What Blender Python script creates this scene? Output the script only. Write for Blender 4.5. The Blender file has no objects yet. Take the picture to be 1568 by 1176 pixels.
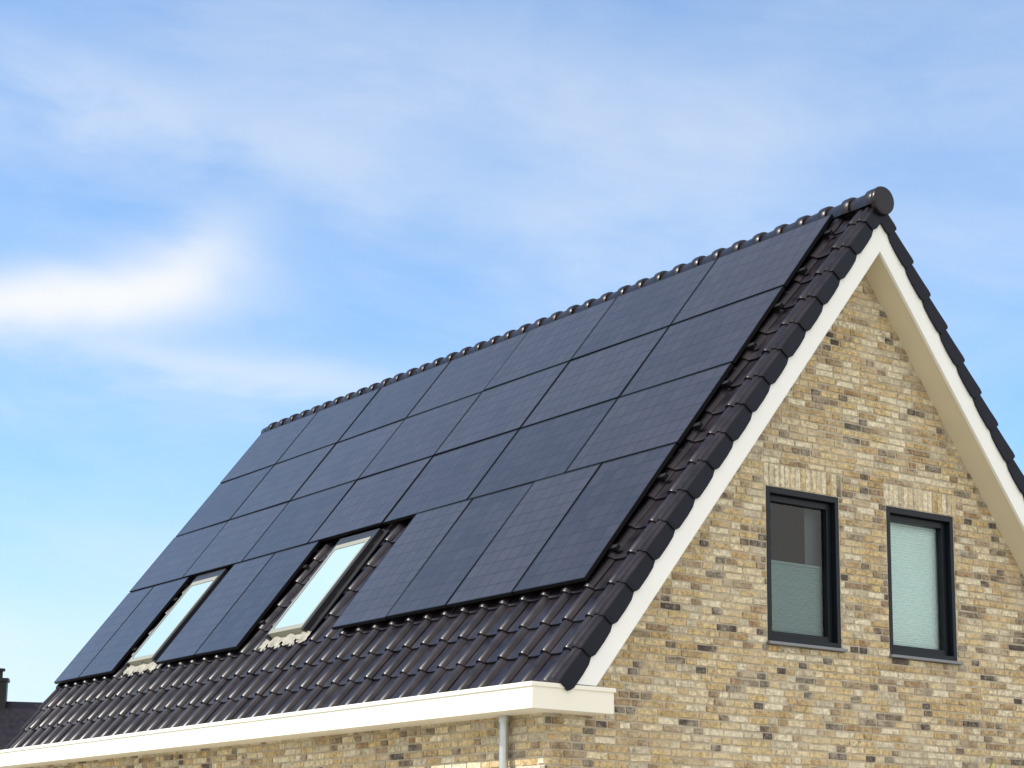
import bpy, math, random
from mathutils import Matrix, Vector
random.seed(7)
D=bpy.data
scene=bpy.context.scene
scene.view_settings.view_transform='Standard'
scene.view_settings.look='None'
scene.view_settings.exposure=0

# ---------------------------------------------------------------- constants
A=0.9132; CA=math.cos(A); SA=math.sin(A)
XR=2.996            # ridge x
YB=-0.42            # barge board front
YW=-0.12            # gable wall plane
XF=-0.465           # front wall plane
XBK=2*XR-XF         # back wall
YL=10.95            # far gable wall
ZG=-4.0             # ground
SR=4.773            # s at ridge for n=-0.1
U=1.589; V=1.02
APZ=3.63

# ---------------------------------------------------------------- helpers
def new_obj(name,verts,faces,mats=(),parent=None,mi=None,smooth=False):
    me=D.meshes.new(name); me.from_pydata([tuple(v) for v in verts],[],faces)
    for m in mats: me.materials.append(m)
    if mi:
        me.polygons.foreach_set('material_index',mi)
    if smooth:
        me.polygons.foreach_set('use_smooth',[True]*len(me.polygons))
    me.update()
    o=D.objects.new(name,me); scene.collection.objects.link(o)
    if parent: o.parent=parent
    return o
def empty(name):
    o=D.objects.new(name,None); scene.collection.objects.link(o); o.empty_display_size=.3; return o
class MB:
    def __init__(s): s.v=[];s.f=[];s.m=[]
    def box(s,x0,x1,y0,y1,z0,z1,m=0,fn=None):
        b=len(s.v)
        P=[(x0,y0,z0),(x1,y0,z0),(x1,y1,z0),(x0,y1,z0),(x0,y0,z1),(x1,y0,z1),(x1,y1,z1),(x0,y1,z1)]
        s.v+=[fn(*p) if fn else p for p in P]
        F=[(0,3,2,1),(4,5,6,7),(0,1,5,4),(1,2,6,5),(2,3,7,6),(3,0,4,7)]
        s.f+=[tuple(b+i for i in f) for f in F]; s.m+=[m]*6
    def prism(s,pts,y0,y1,m=0):
        b=len(s.v);n=len(pts)
        s.v+=[(x,y0,z) for x,z in pts]+[(x,y1,z) for x,z in pts]
        s.f.append(tuple(b+i for i in range(n)));s.f.append(tuple(b+n+i for i in reversed(range(n))))
        for i in range(n):
            j=(i+1)%n; s.f.append((b+i,b+n+i,b+n+j,b+j))
        s.m+=[m]*(n+2)
    def tube(s,path,r,seg=14,m=0):
        b=len(s.v)
        for k,p in enumerate(path):
            p=Vector(p); a=Vector(path[max(0,k-1)]);c=Vector(path[min(len(path)-1,k+1)])
            d=(c-a).normalized(); up=Vector((0,1,0)) if abs(d.y)<.9 else Vector((1,0,0))
            x=d.cross(up).normalized(); y=d.cross(x)
            rr=r[k] if isinstance(r,(list,tuple)) else r
            for i in range(seg):
                t=2*math.pi*i/seg; s.v.append(tuple(p+x*math.cos(t)*rr+y*math.sin(t)*rr))
        for k in range(len(path)-1):
            for i in range(seg):
                j=(i+1)%seg; s.f.append((b+k*seg+i,b+k*seg+j,b+(k+1)*seg+j,b+(k+1)*seg+i)); s.m.append(m)
        s.f.append(tuple(b+i for i in range(seg)));s.f.append(tuple(b+(len(path)-1)*seg+i for i in reversed(range(seg))));s.m+=[m,m]
    def obj(s,name,mats,parent=None,smooth=False,bevel=0):
        o=new_obj(name,s.v,s.f,mats,parent,s.m,smooth)
        if bevel:
            md=o.modifiers.new('bevel','BEVEL');md.width=bevel;md.segments=2;md.limit_method='ANGLE'
        return o
def rp(s,t,n): return (s*CA-n*SA,t,s*SA+n*CA)       # front roof slope
def rpb(s,t,n):
    x,y,z=rp(s,t,n); return (2*XR-x,y,z)             # back slope

# ---------------------------------------------------------------- materials
def mat(name):
    m=D.materials.new(name); m.use_nodes=True; nt=m.node_tree
    return m,nt,nt.nodes['Principled BSDF']
def N(nt,t,**k):
    n=nt.nodes.new(t)
    for a,b in k.items(): setattr(n,a,b)
    return n
def simple(name,col,rough=.5,metal=0,noise=0,scale=8,bump=0,spec=.5,coat=0):
    m,nt,b=mat(name)
    b.inputs['Base Color'].default_value=(*col,1); b.inputs['Roughness'].default_value=rough
    b.inputs['Metallic'].default_value=metal; b.inputs['Specular IOR Level'].default_value=spec
    b.inputs['Coat Weight'].default_value=coat
    if noise or bump:
        tc=N(nt,'ShaderNodeTexCoord'); no=N(nt,'ShaderNodeTexNoise'); no.inputs['Scale'].default_value=scale; no.inputs['Detail'].default_value=4
        nt.links.new(tc.outputs['Object'],no.inputs['Vector'])
        mx=N(nt,'ShaderNodeMix',data_type='RGBA'); 
        mx.inputs['A'].default_value=(*[c*(1-noise) for c in col],1); mx.inputs['B'].default_value=(*[min(1,c*(1+noise)) for c in col],1)
        nt.links.new(no.outputs['Fac'],mx.inputs['Factor']); nt.links.new(mx.outputs['Result'],b.inputs['Base Color'])
        if bump:
            bp=N(nt,'ShaderNodeBump'); bp.inputs['Strength'].default_value=bump; bp.inputs['Distance'].default_value=.01
            nt.links.new(no.outputs['Fac'],bp.inputs['Height']); nt.links.new(bp.outputs['Normal'],b.inputs['Normal'])
    return m

def brick_material():
    m,nt,b=mat('buff_brick'); L=nt.links.new
    at=N(nt,'ShaderNodeAttribute',attribute_name='rnd')
    cr=N(nt,'ShaderNodeValToRGB'); cr.color_ramp.interpolation='CONSTANT'
    cols=[(0,(.62,.47,.245)),(.12,(.72,.61,.41)),(.24,(.53,.38,.19)),(.35,(.77,.69,.52)),(.46,(.64,.50,.28)),(.58,(.46,.34,.19)),(.68,(.58,.51,.38)),(.78,(.33,.24,.155)),(.85,(.22,.17,.125)),(.91,(.115,.095,.085)),(.965,(.38,.25,.14))]
    el=cr.color_ramp.elements
    el[0].position=0; el[0].color=(*cols[0][1],1); el[1].position=cols[1][0]; el[1].color=(*cols[1][1],1)
    for p,c in cols[2:]:
        e=el.new(p); e.color=(*c,1)
    L(at.outputs['Fac'],cr.inputs['Fac'])
    tc=N(nt,'ShaderNodeTexCoord')
    n1=N(nt,'ShaderNodeTexNoise'); n1.inputs['Scale'].default_value=26; n1.inputs['Detail'].default_value=4; n1.inputs['Roughness'].default_value=.8
    L(tc.outputs['Object'],n1.inputs['Vector'])
    r1=N(nt,'ShaderNodeMapRange'); r1.inputs['From Min'].default_value=.3; r1.inputs['From Max'].default_value=.7; r1.inputs['To Min'].default_value=.36; r1.inputs['To Max'].default_value=1.36
    L(n1.outputs['Fac'],r1.inputs['Value'])
    mu=N(nt,'ShaderNodeMix',data_type='RGBA',blend_type='MULTIPLY'); mu.inputs['Factor'].default_value=1
    L(cr.outputs['Color'],mu.inputs['A']); L(r1.outputs['Result'],mu.inputs['B'])
    n2=N(nt,'ShaderNodeTexNoise'); n2.inputs['Scale'].default_value=2.4; n2.inputs['Detail'].default_value=8; n2.inputs['Roughness'].default_value=.86
    L(tc.outputs['Object'],n2.inputs['Vector'])
    r2=N(nt,'ShaderNodeMapRange'); r2.inputs['From Min'].default_value=.46; r2.inputs['From Max'].default_value=.68; r2.inputs['To Min'].default_value=0; r2.inputs['To Max'].default_value=.8
    L(n2.outputs['Fac'],r2.inputs['Value'])
    mx=N(nt,'ShaderNodeMix',data_type='RGBA'); mx.inputs['B'].default_value=(.72,.64,.49,1)
    L(r2.outputs['Result'],mx.inputs['Factor']); L(mu.outputs['Result'],mx.inputs['A'])
    L(mx.outputs['Result'],b.inputs['Base Color']); b.inputs['Roughness'].default_value=.9; b.inputs['Specular IOR Level'].default_value=.2
    bp=N(nt,'ShaderNodeBump'); bp.inputs['Strength'].default_value=1; bp.inputs['Distance'].default_value=.016
    L(n1.outputs['Fac'],bp.inputs['Height']); L(bp.outputs['Normal'],b.inputs['Normal'])
    return m
M_BRICK=brick_material()
M_MORTAR=simple('mortar',(.47,.42,.33),.95,noise=.4,scale=14,bump=.5,spec=.1)
M_WHITE=simple('white_paint',(.84,.85,.84),.45,noise=.05,scale=3)
M_CREAM=simple('cream_paint',(.82,.80,.71),.4,noise=.06,scale=2.5)
M_SOFFIT=simple('soffit_board',(.66,.60,.46),.6,noise=.05,scale=3)
M_FRAME=simple('anthracite_frame',(.005,.008,.013),.38,spec=.3)
M_SILL=simple('sill_metal',(.22,.23,.24),.4,metal=.6)
M_PIPE=simple('zinc',(.50,.52,.53),.32,metal=.7,noise=.1,scale=10)
M_LEAD=simple('lead_flashing',(.27,.26,.22),.6,noise=.55,scale=18,bump=.6)
M_DARK=simple('black_metal',(.010,.010,.012),.45,spec=.3)
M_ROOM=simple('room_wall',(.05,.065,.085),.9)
M_VERGE_SHADE=simple('verge_face_shade_tint',(.006,.007,.015),.45,noise=.3,scale=9,spec=.2)  # roof tile darkened to navy: shade and blue sky reflection painted into the colour

def tile_material():
    m,nt,b=mat('glazed_roof_tile'); L=nt.links.new
    tc=N(nt,'ShaderNodeTexCoord'); no=N(nt,'ShaderNodeTexNoise'); no.inputs['Scale'].default_value=6; no.inputs['Detail'].default_value=4
    L(tc.outputs['Object'],no.inputs['Vector'])
    cr=N(nt,'ShaderNodeValToRGB'); e=cr.color_ramp.elements
    e[0].position=.3;e[0].color=(.006,.005,.009,1); e[1].position=.75;e[1].color=(.019,.014,.019,1)
    L(no.outputs['Fac'],cr.inputs['Fac']); L(cr.outputs['Color'],b.inputs['Base Color'])
    r=N(nt,'ShaderNodeMapRange'); r.inputs['To Min'].default_value=.2;r.inputs['To Max'].default_value=.48
    L(no.outputs['Fac'],r.inputs['Value']); L(r.outputs['Result'],b.inputs['Roughness'])
    b.inputs['Specular IOR Level'].default_value=.30
    return m
M_TILE=tile_material()

def panel_material():
    m,nt,b=mat('solar_cells'); L=nt.links.new
    uv=N(nt,'ShaderNodeUVMap',uv_map='UVMap')
    sep=N(nt,'ShaderNodeSeparateXYZ'); L(uv.outputs['UV'],sep.inputs['Vector'])
    def line(sock,w):
        f=N(nt,'ShaderNodeMath',operation='FRACT'); L(sock,f.inputs[0])
        s=N(nt,'ShaderNodeMath',operation='SUBTRACT'); L(f.outputs[0],s.inputs[0]); s.inputs[1].default_value=.5
        a=N(nt,'ShaderNodeMath',operation='ABSOLUTE'); L(s.outputs[0],a.inputs[0])
        g=N(nt,'ShaderNodeMath',operation='GREATER_THAN'); L(a.outputs[0],g.inputs[0]); g.inputs[1].default_value=.5-w
        return g.outputs[0]
    lx=line(sep.outputs['X'],.03); ly=line(sep.outputs['Y'],.03)
    mxm=N(nt,'ShaderNodeMath',operation='MAXIMUM'); L(lx,mxm.inputs[0]); L(ly,mxm.inputs[1])
    fl=N(nt,'ShaderNodeVectorMath',operation='FLOOR'); L(uv.outputs['UV'],fl.inputs[0])
    oi=N(nt,'ShaderNodeObjectInfo')
    ad=N(nt,'ShaderNodeVectorMath',operation='ADD'); L(fl.outputs[0],ad.inputs[0]); L(oi.outputs['Random'],ad.inputs[1])
    wn=N(nt,'ShaderNodeTexWhiteNoise',noise_dimensions='3D'); L(ad.outputs[0],wn.inputs['Vector'])
    tc=N(nt,'ShaderNodeTexCoord'); no=N(nt,'ShaderNodeTexNoise'); no.inputs['Scale'].default_value=2.2; no.inputs['Detail'].default_value=5; no.inputs['Roughness'].default_value=.7
    L(tc.outputs['Object'],no.inputs['Vector'])
    s1=N(nt,'ShaderNodeMath',operation='MULTIPLY_ADD'); L(wn.outputs['Value'],s1.inputs[0]); s1.inputs[1].default_value=.30; s1.inputs[2].default_value=-.1
    s2=N(nt,'ShaderNodeMath',operation='MULTIPLY_ADD'); L(oi.outputs['Random'],s2.inputs[0]); s2.inputs[1].default_value=.5; L(s1.outputs[0],s2.inputs[2])
    s3=N(nt,'ShaderNodeMath',operation='MULTIPLY_ADD'); L(no.outputs['Fac'],s3.inputs[0]); s3.inputs[1].default_value=.7; L(s2.outputs[0],s3.inputs[2])
    mx=N(nt,'ShaderNodeMix',data_type='RGBA'); mx.inputs['A'].default_value=(.013,.0125,.015,1); mx.inputs['B'].default_value=(.038,.035,.041,1)
    L(s3.outputs[0],mx.inputs['Factor'])
    m2=N(nt,'ShaderNodeMix',data_type='RGBA'); m2.inputs['B'].default_value=(.010,.010,.012,1); L(mxm.outputs[0],m2.inputs['Factor']); L(mx.outputs['Result'],m2.inputs['A'])
    L(m2.outputs['Result'],b.inputs['Base Color'])
    b.inputs['Roughness'].default_value=.2; b.inputs['Specular IOR Level'].default_value=.30
    return m
M_CELL=panel_material()
M_PFRAME=simple('panel_frame_black',(.006,.006,.008),.4,spec=.25)

def glass_material(name,tint,refl):
    m=D.materials.new(name);m.use_nodes=True;nt=m.node_tree;nt.nodes.clear();L=nt.links.new
    o=N(nt,'ShaderNodeOutputMaterial');t=N(nt,'ShaderNodeBsdfTransparent');t.inputs['Color'].default_value=(*tint,1)
    g=N(nt,'ShaderNodeBsdfGlossy');g.inputs['Roughness'].default_value=.015
    f=N(nt,'ShaderNodeFresnel');f.inputs['IOR'].default_value=refl
    mx=N(nt,'ShaderNodeMixShader');L(f.outputs[0],mx.inputs[0]);L(t.outputs[0],mx.inputs[1]);L(g.outputs[0],mx.inputs[2]);L(mx.outputs[0],o.inputs['Surface'])
    return m
M_GLASS=glass_material('window_glass',(.93,.99,.99),1.55)
def blind_material():
    m,nt,b=mat('pleated_blind');L=nt.links.new
    tc=N(nt,'ShaderNodeTexCoord');w=N(nt,'ShaderNodeTexWave',wave_type='BANDS',bands_direction='Z');w.inputs['Scale'].default_value=12
    L(tc.outputs['Object'],w.inputs['Vector'])
    mx=N(nt,'ShaderNodeMix',data_type='RGBA');mx.inputs['A'].default_value=(.78,.94,.94,1);mx.inputs['B'].default_value=(.86,.99,.98,1)
    L(w.outputs['Fac'],mx.inputs['Factor']);L(mx.outputs['Result'],b.inputs['Base Color']);b.inputs['Roughness'].default_value=.8
    return m
M_BLIND=blind_material()
M_BLIND2=simple('grey_blind',(.28,.39,.40),.8)

# ---------------------------------------------------------------- house
house=empty('brick_house')
W1=(1.852,2.709,-.358,.982); W2=(3.30,4.161,-.358,.982)

def brick_wall(name,P,width,z0,topfn,holes,soldiers=(),seed=1):
    """P(u,depth,z)->world; depth>0 is outward"""
    rng=random.Random(seed); v=[];f=[];r=[]
    def add(u0,u1,za,zb):
        if u1-u0<.012 or zb-za<.012: return
        d=.004+rng.random()*.008; e=.0035
        j=lambda:(rng.random()-.5)*.008
        b=len(v)
        for (uu,zz) in ((u0,za),(u1,za),(u1,zb),(u0,zb)): v.append(P(uu,-.002,zz))
        for (uu,zz) in ((u0+e+j(),za+e+j()),(u1-e+j(),za+e+j()),(u1-e+j(),zb-e+j()),(u0+e+j(),zb-e+j())): v.append(P(uu,d,zz))
        f.extend([(b+4,b+5,b+6,b+7),(b,b+1,b+5,b+4),(b+1,b+2,b+6,b+5),(b+2,b+3,b+7,b+6),(b+3,b,b+4,b+7)])
        c=rng.random()
        if c>.78 and u1-u0>.12 and rng.random()<.45: c=rng.random()*.78
        if u1-u0<.12 and rng.random()<.22: c=.78+.22*rng.random()
        r.extend([c]*8)
    def cut(u0,u1,za,zb,hs):
        for (a,b_,c,d) in hs:
            if u0<b_ and u1>a and za<d and zb>c:
                if u0<a: cut(u0,a-.008,za,zb,hs)
                if u1>b_: cut(b_+.008,u1,za,zb,hs)
                m0=max(u0,a);m1=min(u1,b_)
                if zb>d: cut(m0,m1,d+.006,zb,hs)
                if za<c: cut(m0,m1,za,c-.006,hs)
                return
        add(u0,u1,za,zb)
    hs=list(holes)+list(soldiers)
    H=.0625; z=z0; row=0
    while True:
        u=-(rng.random()*.2)
        any_=False
        while u<width:
            if rng.random()<.45: w=.098
            else: w=.205
            w+= (rng.random()-.5)*.010
            a=max(0,u); b_=min(width,u+w)
            if b_-a>.02:
                mid=(a+b_)/2
                if z<topfn(mid):
                    cut(a,b_,z+.0062+(rng.random()-.5)*.004,z+H-.0062+(rng.random()-.5)*.004,hs); any_=True
            u+=w+.013
        z+=H; row+=1
        if not any_ or row>200: break
    for (a,b_,c,d) in soldiers:
        n=round((b_-a)/.0625); st=(b_-a)/n
        for i in range(n):
            u0=a+i*st+.005;u1=a+(i+1)*st-.005; k=len(r); 
            add(u0,u1,c+.004+rng.random()*.004,d-.004-rng.random()*.004)
            if len(r)>k and rng.random()<.85: r[k:]=[rng.choice([.15,.38,.40,.2,.7,.39,.5])]*8
    o=new_obj(name,v,f,[M_BRICK],house)
    at=o.data.attributes.new('rnd','FLOAT','POINT'); at.data.foreach_set('value',r)
    return o
ZROW0=-.358-.025-.0625*59   # align to sill
slope_top=lambda x: APZ-.40+.03-abs(x-XR)*math.tan(A)
Pg=lambda u,d,z:(XF+u,YW-d,z)
sold=[(W1[0]-XF-.03,W1[1]-XF+.04,W1[3],W1[3]+.205),(W2[0]-XF-.03,W2[1]-XF+.04,W2[3],W2[3]+.205)]
brick_wall('gable_brickwork',Pg,XBK-XF,ZROW0,lambda u:slope_top(XF+u),[(W1[0]-XF,W1[1]-XF,W1[2]-.03,W1[3]),(W2[0]-XF,W2[1]-XF,W2[2]-.03,W2[3])],sold,1)
Pf=lambda u,d,z:(XF-d,YL-u,z)
brick_wall('front_brickwork',Pf,YL-YW,ZROW0,lambda u:-1.10,[],(),2)
Pb=lambda u,d,z:(XBK+d,YW+u,z)
brick_wall('back_brickwork',Pb,YL-YW,ZROW0,lambda u:-1.10,[],(),3)
Pl=lambda u,d,z:(XBK-u,YL+d,z)
brick_wall('far_gable_brickwork',Pl,XBK-XF,ZROW0,lambda u:slope_top(XBK-u),[],(),4)

# mortar shell
mb=MB()
def q(P4,m=0):
    b=len(mb.v);mb.v+=P4;mb.f.append(tuple(range(b,b+len(P4))));mb.m.append(m)
zb,zt=W1[2]-.03,W1[3]
def xl(z): return XR-(APZ-.37-z)/math.tan(A)
q([(XF,YW,ZG),(XBK,YW,ZG),(XBK,YW,-1.05),(2*XR-max(XF,xl(zb)),YW,zb),(max(XF,xl(zb)),YW,zb),(XF,YW,-1.05)])
q([(xl(zb),YW,zb),(W1[0],YW,zb),(W1[0],YW,zt),(xl(zt),YW,zt)])
q([(W1[1],YW,zb),(W2[0],YW,zb),(W2[0],YW,zt),(W1[1],YW,zt)])
q([(W2[1],YW,zb),(2*XR-xl(zb),YW,zb),(2*XR-xl(zt),YW,zt),(W2[1],YW,zt)])
q([(xl(zt),YW,zt),(2*XR-xl(zt),YW,zt),(XR,YW,APZ-.37)])
q([(XF,YL,ZG),(XF,YW,ZG),(XF,YW,-1.05),(XF,YL,-1.05)])
q([(XBK,YL,ZG),(XBK,YW,ZG),(XBK,YW,-1.05),(XBK,YL,-1.05)])
q([(XF,YL,ZG),(XBK,YL,ZG),(XBK,YL,-1.05),(XR,YL,APZ-.37),(XF,YL,-1.05)])
for (a,b_,c,d) in (W1,W2):   # reveals
    for s_ in ([(a,YW,c-.03),(a,.1,c-.03),(a,.1,d),(a,YW,d)],[(b_,YW,c-.03),(b_,.1,c-.03),(b_,.1,d),(b_,YW,d)],[(a,YW,d),(b_,YW,d),(b_,.1,d),(a,.1,d)]): q(s_)
mb.obj('mortar_walls',[M_MORTAR],house)

# windows
def window(name,w,blind_top,bm,tilted=False):
    a,b_,c,d=w; m=MB(); y0=YW-.004; y1=YW+.125
    fw=.045
    m.box(a+.002,a+fw,y0,y1,c,d-.002); m.box(b_-fw,b_-.002,y0,y1,c,d-.002)
    m.box(a+fw,b_-fw,y0,y1,d-fw-.01,d-.002); m.box(a+fw,b_-fw,y0,y1,c,c+fw)
    s0=YW+.05; k=.055
    m.box(a+fw+.004,a+fw+k,s0,y1-.01,c+fw+.004,d-fw-.014); m.box(b_-fw-k,b_-fw-.004,s0,y1-.01,c+fw+.004,d-fw-.014)
    m.box(a+fw+k,b_-fw-k,s0,y1-.01,d-fw-.014-k,d-fw-.014); m.box(a+fw+k,b_-fw-k,s0,y1-.01,c+fw+.004,c+fw+k)
    m.obj(name+'_frame',[M_FRAME],house,bevel=.003)
    g=MB(); yg=YW+.085; g.v=[(a+.08,yg,c+.08),(b_-.08,yg,c+.08),(b_-.08,yg,d-.09),(a+.08,yg,d-.09)]; g.f=[(0,1,2,3)]; g.m=[0]
    g.obj(name+'_glass',[M_GLASS],house)
    bl=MB(); zt_=c+(d-c)*blind_top; yb=YW+.15
    n=int((zt_-c)/.02)
    for i in range(n):
        z0_=c+(zt_-c)*i/n; z1_=c+(zt_-c)*(i+1)/n; zm=(z0_+z1_)/2; b0=len(bl.v)
        bl.v+=[(a+.03,yb,z0_),(b_-.03,yb,z0_),(b_-.03,yb-.006,zm),(a+.03,yb-.006,zm),(b_-.03,yb,z1_),(a+.03,yb,z1_)]
        bl.f+=[(b0,b0+1,b0+2,b0+3),(b0+3,b0+2,b0+4,b0+5)]; bl.m+=[0,0]
    bl.box(a+.03,b_-.03,yb-.012,yb+.008,zt_,zt_+.02,0)
    bl.obj(name+'_blind',[bm],house)
    if tilted:   # drawn-back curtain at the right side inside
        cu=MB(); n=10; x0=b_-.22; x1=b_-.05
        for i in range(n+1):
            x=x0+(x1-x0)*i/n; y=YW+.20+(.02 if i%2 else 0)
            cu.v+=[(x,y,c+.02),(x,y,d-.04)]
        cu.f=[(2*i,2*i+2,2*i+3,2*i+1) for i in range(n)]; cu.m=[0]*n
        cu.obj(name+'_curtain',[simple('grey_curtain',(.12,.15,.18),.9)],house,smooth=True)
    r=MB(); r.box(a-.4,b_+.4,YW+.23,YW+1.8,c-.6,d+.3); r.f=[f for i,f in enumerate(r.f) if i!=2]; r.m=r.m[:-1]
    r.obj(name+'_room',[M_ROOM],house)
    s=MB(); s.box(a-.02,b_+.03,YW-.05,YW+.02,c-.028,c-.002); s.obj(name+'_sill',[M_SILL],house,bevel=.004)
window('attic_window_a',W1,.53,M_BLIND2,True)
window('attic_window_b',W2,.97,M_BLIND)

# bargeboards (front gable + far gable)
def barge(side,y0,y1,name):
    m=MB(); w=.40
    zlow=-.905; tn=math.tan(A)
    xo=XR-(APZ-zlow)/tn; xi=XR-(APZ-w-zlow)/tn
    pts=[(XR,APZ),(xo,zlow),(xi,zlow),(XR,APZ-w)]
    if side>0: pts=[(2*XR-x,z) for x,z in reversed(pts)]
    m.prism(pts,y0,y1); m.obj(name,[M_WHITE],house)
barge(-1,YB,YB+.03,'bargeboard_front'); barge(1,YB,YB+.03,'bargeboard_back')
barge(-1,YL+.2,YL+.23,'bargeboard_far_front'); barge(1,YL+.2,YL+.23,'bargeboard_far_back')
def soffit(y0,y1,name):
    m=MB(); tn=math.tan(A); zl=-.905; o=.385
    for sgn in (0,1):
        pts=[(XR,APZ-o),(XR-(APZ-o-zl)/tn,zl),(XR-(APZ-o+.03-zl)/tn,zl),(XR,APZ-o+.03)]
        if sgn: pts=[(2*XR-x,z) for x,z in reversed(pts)]
        m.prism(pts,y0,y1)
    m.obj(name,[M_SOFFIT],house)
soffit(YB+.03,YW+.01,'verge_soffit'); soffit(YL-.01,YL+.2,'far_verge_soffit')

# ---------------------------------------------------------------- roof tiles
TW=.30; CH=.345; SB=-1.06
NC=math.ceil((SR-SB)/CH)
TL0=-.33; NT=38
def prof(p):
    if p<.42:
        return .046*math.sin(math.pi*p/.42)**.8
    return -.006*math.sin(math.pi*(p-.42)/.58)
def tiles(fn,name,flip):
    rng=random.Random(3)
    v=[];f=[];K=14
    ps=[i/K for i in range(K+1)]
    for c in range(NC):
        s0=SB+c*CH; s1=min(s0+CH+.02,SR+.02)
        for k in range(NT):
            jn=(rng.random()-.5)*.006; js=(rng.random()-.5)*.010
            b=len(v)
            for (s,dn) in ((s0+js,-.022),(s0+js,.0),(s0+js+.012,.004),((s0+s1)/2,-.009),(s1,-.022)):
                for p in ps:
                    t=TL0+(k+p*1.02)*TW
                    v.append(fn(s,t,-.128+.022+dn+jn+prof(p)+(0.004 if p<.05 else 0)))
            R=K+1
            for a in range(4):
                for i in range(K):
                    q_=(b+a*R+i,b+a*R+i+1,b+(a+1)*R+i+1,b+(a+1)*R+i)
                    f.append(q_ if flip else q_[::-1])
    o=new_obj(name,v,f,[M_TILE],house,smooth=True)
    o.data.set_sharp_from_angle(angle=math.radians(40))
    return o
tiles(rp,'roof_tiles_front',False); tiles(rpb,'roof_tiles_back',True)
def verge(fn,name,tbase,sg):
    rng=random.Random(9)
    v=[];f=[];mi=[]
    prof_=[(0.05,-.118),(.022,-.116),(.002,-.104),(-.010,-.084),(-.026,-.070),(-.046,-.067),(-.064,-.074),(-.076,-.090),(-.098,-.094),(-.107,-.104),(-.108,-.19),(-.106,-.226),(-.094,-.226),(-.094,-.12)]
    for c in range(NC):
        s0=SB+c*CH+(rng.random()-.5)*.008; s1=min(s0+CH+.03,SR+.05); jn=(rng.random()-.5)*.004
        b=len(v); n=len(prof_)
        for (s,dn,w,dr) in ((s0,.0,.010,.022),(s0+.015,.010,.012,.0),(s0+.05,.010,.012,-.014),(s0+CH*.55,-.001,.004,-.010),(s0+CH*.85,-.008,.0,.0),(s1,-.014,-.004,.03)):
            for i,(t,nn) in enumerate(prof_):
                low=(dr if 10<i<13 else 0)
                tt=t-(w if 7<i<12 else 0)
                v.append(fn(s,tbase+sg*tt,nn+dn+low+jn))
        for a in range(5):
            for i in range(n-1):
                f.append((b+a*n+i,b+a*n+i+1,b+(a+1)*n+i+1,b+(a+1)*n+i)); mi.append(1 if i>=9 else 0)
        f.append(tuple(b+i for i in range(n))); mi.append(1)
    o=new_obj(name,v,f,[M_TILE,M_VERGE_SHADE],house,mi,smooth=True); o.data.set_sharp_from_angle(angle=math.radians(28))
    return o
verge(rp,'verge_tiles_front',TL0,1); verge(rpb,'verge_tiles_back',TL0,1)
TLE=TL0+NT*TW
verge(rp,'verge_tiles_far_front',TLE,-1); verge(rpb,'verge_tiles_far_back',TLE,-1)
# ridge
def ridge():
    rng=random.Random(4)
    zc0=3.700; y=-.45; L_=.30; seg=16
    v=[];f=[]
    while y<TLE+.0:
        zc=zc0+(rng.random()-.5)*.006
        prof_r=[(0,.118),(.02,.127),(.09,.127),(.12,.106),(L_+.02,.098)]
        b=len(v)
        for (dy,r) in prof_r:
            for i in range(seg+1):
                t=math.pi*(-.12+1.24*i/seg); v.append((XR+r*math.cos(t)*1.0,y+dy,zc+r*math.sin(t)))
        R=seg+1
        for a in range(len(prof_r)-1):
            for i in range(seg): f.append((b+a*R+i,b+a*R+i+1,b+(a+1)*R+i+1,b+(a+1)*R+i))
        f.append(tuple(b+i for i in range(R)))
        y+=L_
    o=new_obj('ridge_tiles',v,f,[M_TILE],house,smooth=True); o.data.set_sharp_from_angle(angle=math.radians(60))
    zc=zc0
    m=MB(); m.tube([(XR,-.445,zc-.005),(XR,-.47,zc-.005),(XR,-.485,zc-.005),(XR,-.49,zc-.005)],[.13,.134,.128,.10],28); o=m.obj('ridge_end_cap',[M_TILE],house,smooth=True); o.data.set_sharp_from_angle(angle=math.radians(50))
    m=MB(); m.tube([(XR,TLE+.07,zc-.01),(XR,TLE+.09,zc-.01)],[.11,.10],24); m.obj('ridge_end_cap_far',[M_TILE],house)
ridge()
m=MB()
for fn in (rp,rpb):
    m.box(SB+.02,SR,-.36,TLE+.05,-.165,-.15,0,fn)
m.obj('roof_deck',[M_DARK],house)

# ---------------------------------------------------------------- gutter
GX=-.805; GZ=-.912; GH=.20; GE=-.026; GL=TLE+.15
def gutter(mx,name):
    m=MB(); X=lambda x: x if not mx else 2*XR-x
    def bx(x0,x1,*r):
        a,b_=sorted((X(x0),X(x1))); m.box(a,b_,*r)
    bx(GX,GX+.02,YB+.02,GL,GZ-GH,GZ-.03)
    bx(GX-.014,GX+.026,YB-.01,GL,GZ-.034,GZ)
    bx(GX+.02,XF+.0,YB+.02,GL-.001,GZ-GH+.004,GZ-GH+.018)
    bx(GX+.02,XF-.002,YW+.05,GL-.002,GZ-.10,GZ-.09)
    bx(GX,GE,YB,YB+.02,GZ-GH,GZ-.03)
    bx(GX+.026,GE+.010,YB-.014,YB+.026,GZ-.034,GZ-.001)
    bx(GE-.02,GE,YB+.02,YW-.0,GZ-GH,GZ-.03)
    bx(GE-.026,GE+.012,YB+.026,YW-.0,GZ-.032,GZ)
    bx(XF,GE-.02,YB+.02,YW-.0,GZ-GH+.004,GZ-GH+.018)
    bx(GX+.026,GE-.026,YB+.026,YW-.002,GZ-.03,GZ-.012)
    bx(GX,XF,GL,GL+.02,GZ-GH,GZ)
    m.obj(name,[M_CREAM],house,bevel=.003)
gutter(False,'gutter_front'); gutter(True,'gutter_back')
m=MB(); m.tube([(-.535,.33,GZ-GH+.01),(-.535,.33,ZG+.02)],.037,18)
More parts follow.
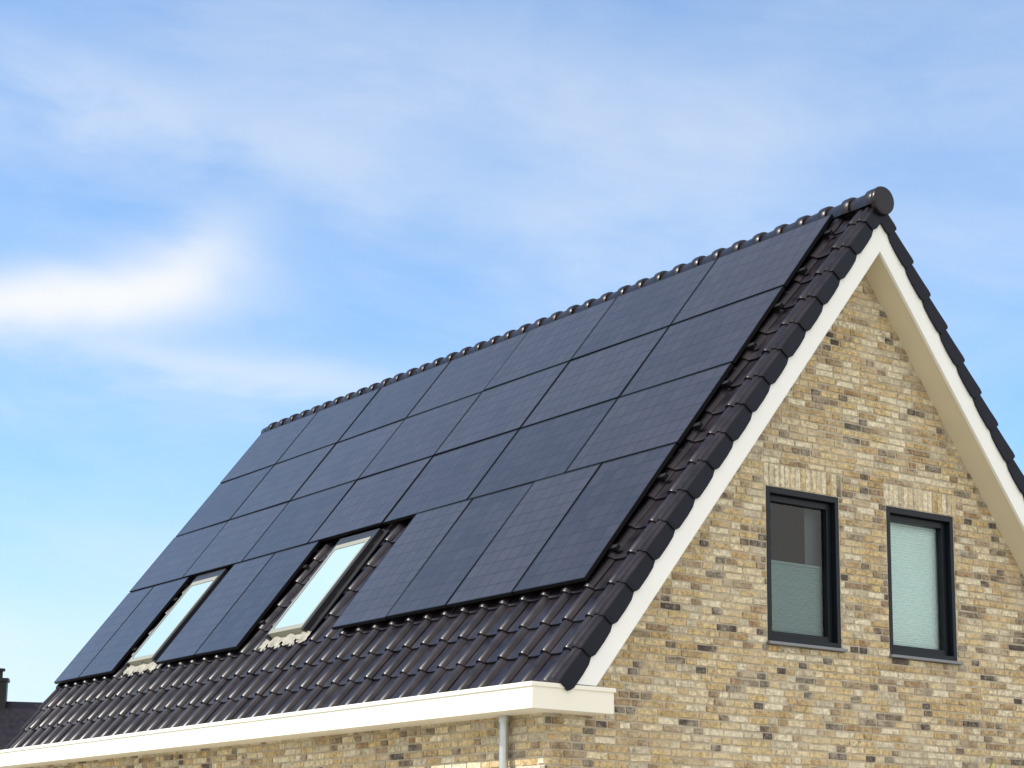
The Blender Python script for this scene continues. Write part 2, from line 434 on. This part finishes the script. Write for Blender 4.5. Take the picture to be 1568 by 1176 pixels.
for zz in (-1.62,-3.2):
    m.tube([(-.535,.33,zz),(-.535,.33,zz-.03)],.045,18)
m.tube([(-.535,.33,-1.125),(-.535,.33,-1.165)],.044,18)
o=m.obj('downpipe',[M_PIPE],house,smooth=True); o.data.set_sharp_from_angle(angle=math.radians(50))
m=MB(); m.tube([(2*XR+.535,.33,GZ-GH+.01),(2*XR+.535,.33,ZG+.02)],.037,18); m.obj('downpipe_back',[M_PIPE],house)

# ---------------------------------------------------------------- skylights
M_SKYFRAME=simple('skylight_frame',(.24,.24,.19),.45)
M_SKYEDGE=simple('skylight_cladding',(.02,.02,.024),.4,spec=.3)
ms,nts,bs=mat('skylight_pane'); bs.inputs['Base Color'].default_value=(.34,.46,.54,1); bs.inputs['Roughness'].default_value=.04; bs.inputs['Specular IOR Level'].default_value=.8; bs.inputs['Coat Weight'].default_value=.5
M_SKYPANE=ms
def skylight(t0,t1,s0,s1,name):
    m=MB()
    fr=.035; top=-.022
    m.box(s0,s0+fr+.03,t0,t1,-.13,top,0,rp); m.box(s1-fr-.03,s1,t0,t1,-.13,top,0,rp)
    m.box(s0+fr+.03,s1-fr-.03,t0,t0+fr,-.13,top,0,rp); m.box(s0+fr+.03,s1-fr-.03,t1-fr,t1,-.13,top,0,rp)
    m.box(s0-.02,s1+.12,t0-.05,t0-.002,-.10,top-.008,1,rp); m.box(s0-.02,s1+.12,t1+.002,t1+.05,-.10,top-.008,1,rp)
    m.box(s1+.002,s1+.12,t0-.002,t1+.002,-.10,-.030,1,rp)
    m.box(s0-.0,s1+.14,t0-.14,t0-.05,-.10,-.088,1,rp); m.box(s0-.0,s1+.14,t1+.05,t1+.14,-.10,-.088,1,rp)
    m.obj(name+'_frame',[M_SKYFRAME,M_SKYEDGE],house)
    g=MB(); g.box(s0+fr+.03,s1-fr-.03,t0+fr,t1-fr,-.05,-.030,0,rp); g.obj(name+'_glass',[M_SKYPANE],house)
    v=[];f=[];nt_=60;ns=8
    for i in range(ns+1):
        for j in range(nt_+1):
            t=t0-.12+(t1-t0+.24)*j/nt_; s=s0-.15+(.15)*i/ns
            ph=((t-TL0)/TW)%1
            edge=.02*math.sin(j*1.3)+.012*math.sin(j*2.9)
            ss=s+(edge if i==0 else 0)
            v.append(rp(ss,t,-.128+.022+.014+prof(ph)*(1-.5*i/ns)+.003*math.sin(i*2+j)))
    for i in range(ns):
        for j in range(nt_): b=i*(nt_+1)+j; f.append((b,b+1,b+nt_+2,b+nt_+1)[::-1])
    new_obj(name+'_apron',v,f,[M_LEAD],house,smooth=True)
skylight(4.84,5.56,.14,1.43,'skylight_a'); skylight(8.40,9.08,.14,1.46,'skylight_b')

# ---------------------------------------------------------------- solar panels
arr=empty('solar_panel_array')
pn=[0]
def panel(s0,s1,t0,t1):
    g=.010; s0+=g;s1-=g;t0+=g;t1-=g; fr=.011; m=MB()
    dn=(random.random()-.5)*.006; tx=(random.random()-.5)*.007; ty=(random.random()-.5)*.007
    sm=(s0+s1)/2; tm=(t0+t1)/2
    tilt=lambda s,t,n: rp(s,t,n+(s-sm)*tx+(t-tm)*ty)
    hn=-.035+dn; tp=dn
    m.box(s0,s0+fr,t0,t1,hn,tp,0,tilt); m.box(s1-fr,s1,t0,t1,hn,tp,0,tilt)
    m.box(s0+fr,s1-fr,t0,t0+fr,hn,tp,0,tilt); m.box(s0+fr,s1-fr,t1-fr,t1,hn,tp,0,tilt)
    m.box(s0+fr,s1-fr,t0+fr,t1-fr,hn+.004,tp-.0015,1,tilt)
    pn[0]+=1
    o=m.obj('panel_%d'%pn[0],[M_PFRAME,M_CELL],arr)
    me=o.data; uv=me.uv_layers.new(name='UVMap')
    for p in me.polygons:
        if p.material_index!=1: continue
        for li in p.loop_indices:
            co=me.vertices[me.loops[li].vertex_index].co
            s=co.x*CA+co.z*SA; t=co.y
            uv.data[li].uv=((t-t0)/(t1-t0)*(10 if (t1-t0)>(s1-s0) else 6),(s-s0)/(s1-s0)*(6 if (t1-t0)>(s1-s0) else 10))
for j in range(3):
    for i in range(7):
        panel(U+j*V,U+(j+1)*V,i*U,(i+1)*U)
for t in [0,V,2*V,3*V, 4*V+1.988,5*V+1.988, 6*V+1.988+1.205]:
    panel(0,U,t,t+V)
panel(0,U,7*V+3.193,7*U)
m=MB()
for j in range(3):
    for k in (.25,.77):
        s=U+(j+k)*V; m.box(s-.02,s+.02,-.07,7*U+.05,-.078,-.04,0,rp)
for k in (.25,.77):
    for (a,b_) in ((-.07,4*V+.05),(4*V+1.92,6*V+2.04),(6*V+3.12,7*U+.05)):
        m.box(k*U-.02,k*U+.02,a,b_,-.078,-.04,0,rp)
m.obj('mounting_rails',[M_DARK],arr)

# ---------------------------------------------------------------- ground
m=MB(); m.v=[(-1500,-1500,ZG-.004),(1500,-1500,ZG-.004),(1500,1500,ZG-.004),(-1500,1500,ZG-.004)]; m.f=[(0,1,2,3)]; m.m=[0]
M_GRASS=simple('grass_soil',(.10,.13,.05),.95,noise=.5,scale=.8)
m.obj('ground',[M_GRASS])
m=MB(); m.v=[(-14,-22,ZG),(24,-22,ZG),(24,20,ZG),(-14,20,ZG)]; m.f=[(0,1,2,3)]; m.m=[0]  # unseen pale paving, added to bounce light onto the gable
M_BOUNCE=simple('bounce_paving',(.40,.365,.30),.9,noise=.2,scale=3)
m.obj('bounce_pavement',[M_BOUNCE])

# ---------------------------------------------------------------- neighbour house
nb=empty('neighbour_house')
C=Vector((-9.295,-12.2185,-2.4218))
cen=C+Vector((.3637,.9607,.0))*62; ax=Vector((.90,-.43,0)).normalized(); pr=Vector((.43,.90,0)).normalized()
RZ=C.z+.0887*62
def nbp(a,b_,z): p=cen+ax*a+pr*b_; return (p.x,p.y,z)
EZ=RZ-4.2
v=[nbp(-7,-4,EZ),nbp(9,-4,EZ),nbp(9,0,RZ),nbp(-7,0,RZ),nbp(9,4,EZ),nbp(-7,4,EZ)]
new_obj('neighbour_roof',v,[(0,1,2,3),(3,2,4,5)],[M_TILE],nb)
v=[nbp(-6.8,-3.6,ZG),nbp(8.8,-3.6,ZG),nbp(8.8,3.6,ZG),nbp(-6.8,3.6,ZG),nbp(-6.8,-3.6,EZ+.3),nbp(8.8,-3.6,EZ+.3),nbp(8.8,3.6,EZ+.3),nbp(-6.8,3.6,EZ+.3),nbp(-6.8,0,RZ-.1),nbp(8.8,0,RZ-.1)]
new_obj('neighbour_walls',v,[(0,1,5,4),(1,2,6,9,5),(2,3,7,6),(3,0,4,8,7)],[simple('neighbour_brick',(.25,.17,.12),.9,noise=.3,scale=5)],nb)
m=MB(); m.box(-.75,-.34,-.25,.25,RZ-.5,RZ+.62,0,nbp); m.box(-.80,-.29,-.3,.3,RZ+.62,RZ+.72,0,nbp); m.tube([nbp(-.60,0,RZ+.72),nbp(-.60,0,RZ+.98)],.10); 
m.tube([nbp(-.60,0,RZ+.96),nbp(-.60,0,RZ+1.04)],.17)
m.obj('neighbour_chimney',[M_DARK],nb)

# ---------------------------------------------------------------- sapling
tree=empty('young_tree')
base=Vector((-1.44,-5.34,ZG)); tip=Vector((-1.38,-5.29,-1.77))
m=MB(); path=[base,base.lerp(tip,.4)+Vector((.03,.02,0)),base.lerp(tip,.75),tip-Vector((0,0,.02))]
m.tube(path,[.035,.022,.012,.003],8)
rng=random.Random(5); tips=[]
for i in range(26):
    k=.35+.6*i/26; p=base.lerp(tip,k); a=i*2.4; ln=.55*(1-k)+.08
    e=p+Vector((math.cos(a)*ln*.6,math.sin(a)*ln*.6,ln*.55)); m.tube([p,p.lerp(e,.5)+Vector((0,0,.01)),e],[.009,.006,.002],6); tips.append((p,e))
tips.append((tip-Vector((0,0,.35)),tip))
m.obj('trunk_and_branches',[simple('young_bark',(.16,.12,.08),.9,noise=.3,scale=30)],tree)
v=[];f=[]
for p,e in tips:
    for j in range(34):
        c=p.lerp(e,.25+.75*rng.random())+Vector((rng.gauss(0,.03),rng.gauss(0,.03),rng.gauss(0,.03)))
        d=Vector((rng.gauss(0,1),rng.gauss(0,1),rng.gauss(0,1)+.3)).normalized(); w=d.cross(Vector((rng.gauss(0,1),rng.gauss(0,1),rng.gauss(0,1)))).normalized()
        l=.018+.016*rng.random(); b=len(v); v+=[c-d*l,c+w*l*.4,c+d*l,c-w*l*.4]; f.append((b,b+1,b+2,b+3))
new_obj('leaves',v,f,[simple('young_leaves',(.22,.22,.05),.6,noise=.4,scale=12)],tree)

# ---------------------------------------------------------------- camera
h,pi_,ro=.5838,.1969,.0180
F=Vector((math.cos(pi_)*math.sin(h),math.cos(pi_)*math.cos(h),math.sin(pi_)))
R=Vector((math.cos(h),-math.sin(h),0)); Uv=R.cross(F)
R2=R*math.cos(ro)+Uv*math.sin(ro); U2=-R*math.sin(ro)+Uv*math.cos(ro)
cam=D.cameras.new('camera'); co=D.objects.new('camera',cam); scene.collection.objects.link(co)
M=Matrix((R2,U2,-F)).transposed().to_4x4(); M.translation=C; co.matrix_world=M
cam.sensor_width=36; cam.lens=2963.1/1568*36; cam.shift_x=82.16/1568; cam.shift_y=175.4/1568
cam.clip_end=5000; scene.camera=co

# ---------------------------------------------------------------- light
elev=math.radians(44); bz=math.radians(20)
ds=Vector((-math.cos(elev)*math.cos(bz),math.cos(elev)*math.sin(bz),math.sin(elev)))
sun=D.lights.new('sun','SUN'); sun.energy=5.0; sun.angle=math.radians(.5); sun.color=(1,.95,.86)
so=D.objects.new('sun',sun); scene.collection.objects.link(so); so.rotation_euler=ds.to_track_quat('Z','Y').to_euler()

w=D.worlds.new('World'); scene.world=w; w.use_nodes=True; nt=w.node_tree; L=nt.links.new
bg=nt.nodes['Background']; bg.inputs['Strength'].default_value=.15
sky=N(nt,'ShaderNodeTexSky',sky_type='NISHITA'); sky.sun_disc=False; sky.sun_elevation=elev
sky.sun_rotation=math.atan2(ds.x,ds.y); sky.air_density=1.0; sky.dust_density=.5; sky.ozone_density=1.0
tint=N(nt,'ShaderNodeMix',data_type='RGBA',blend_type='MULTIPLY'); tint.inputs['Factor'].default_value=1; tint.inputs['B'].default_value=(.76,1.24,1.58,1)
L(sky.outputs['Color'],tint.inputs['A'])
tc=N(nt,'ShaderNodeTexCoord'); sp=N(nt,'ShaderNodeSeparateXYZ'); L(tc.outputs['Generated'],sp.inputs[0])
def MA(op,a,b=None,c=None,clamp=False):
    n=N(nt,'ShaderNodeMath',operation=op); n.use_clamp=clamp
    for i,x in enumerate((a,b,c)):
        if x is None: continue
        if isinstance(x,(int,float)): n.inputs[i].default_value=x
        else: L(x,n.inputs[i])
    return n.outputs[0]
az=MA('MULTIPLY',MA('ARCTAN2',sp.outputs['X'],sp.outputs['Y']),57.2958)
el=MA('MULTIPLY',MA('ARCSINE',sp.outputs['Z']),57.2958)
cv=N(nt,'ShaderNodeCombineXYZ'); L(MA('MULTIPLY',az,.05),cv.inputs[0]); L(MA('MULTIPLY',MA('ADD',el,MA('MULTIPLY',az,.10)),.12),cv.inputs[1])
def noise(scale,detail=4,rough=.6,dist=0,off=0):
    n=N(nt,'ShaderNodeTexNoise'); n.inputs['Scale'].default_value=scale; n.inputs['Detail'].default_value=detail; n.inputs['Roughness'].default_value=rough; n.inputs['Distortion'].default_value=dist
    a=N(nt,'ShaderNodeVectorMath',operation='ADD'); a.inputs[1].default_value=(off,off*1.7,off*.3); L(cv.outputs[0],a.inputs[0]); L(a.outputs[0],n.inputs['Vector']); return n.outputs['Fac']
nA=noise(1.2,4,.5,.2,3.1); nB=noise(2.4,6,.58,.3,11.3)
wa=MA('ADD',az,MA('MULTIPLY',MA('SUBTRACT',nB,.5),6.0)); we=MA('ADD',el,MA('ADD',MA('MULTIPLY',MA('SUBTRACT',nA,.5),3.0),MA('MULTIPLY',MA('SUBTRACT',nB,.5),1.6)))
def blob(a0,e0,ra,re,tilt,amp):
    da=MA('SUBTRACT',wa,a0); de=MA('SUBTRACT',MA('SUBTRACT',we,e0),MA('MULTIPLY',da,tilt))
    x=MA('DIVIDE',da,ra); y=MA('DIVIDE',de,re)
    r2=MA('ADD',MA('MULTIPLY',x,x),MA('MULTIPLY',y,y))
    return MA('MULTIPLY',MA('EXPONENT',MA('MULTIPLY',r2,-1)),amp)
tot=None
for bb in [(21.8,16.9,4.4,.75,.06,.82),(25.6,18.0,1.7,.9,.3,.42),(26,15.0,7.5,.8,-.12,.42),(33,23,9,2.0,-.05,.22),(41,19.5,8,1.4,-.1,.18),(24,22.2,8,1.2,-.2,.24),(46,23,7,2,0,.10),(22,5.5,16,3.6,0,.42)]:
    x=blob(*bb); tot=x if tot is None else MA('ADD',tot,x)
base=N(nt,'ShaderNodeMapRange'); base.inputs['From Min'].default_value=.3; base.inputs['From Max'].default_value=.74; base.inputs['To Min'].default_value=.10; base.inputs['To Max'].default_value=.38; L(nB,base.inputs['Value'])
far=N(nt,'ShaderNodeMapRange'); far.interpolation_type='SMOOTHSTEP'; far.inputs['From Min'].default_value=.5; far.inputs['From Max'].default_value=-.2; far.inputs['To Min'].default_value=0; far.inputs['To Max'].default_value=.8  # extra bright clouds behind the camera, added to lighten the shaded gable
dt=N(nt,'ShaderNodeVectorMath',operation='DOT_PRODUCT'); L(tc.outputs['Generated'],dt.inputs[0]); dt.inputs[1].default_value=(.56,.80,.2); L(dt.outputs['Value'],far.inputs['Value'])
fac=MA('ADD',MA('ADD',tot,base.outputs['Result']),far.outputs['Result'],clamp=True)
mx=N(nt,'ShaderNodeMix',data_type='RGBA'); L(fac,mx.inputs['Factor']); L(tint.outputs['Result'],mx.inputs['A'])
cb=N(nt,'ShaderNodeMix',data_type='RGBA'); cb.inputs['B'].default_value=(10.6,10.3,9.9,1); L(far.outputs['Result'],cb.inputs['Factor']); cb.inputs['A'].default_value=(6.2,6.4,6.6,1)
L(cb.outputs['Result'],mx.inputs['B'])
L(mx.outputs['Result'],bg.inputs['Color'])
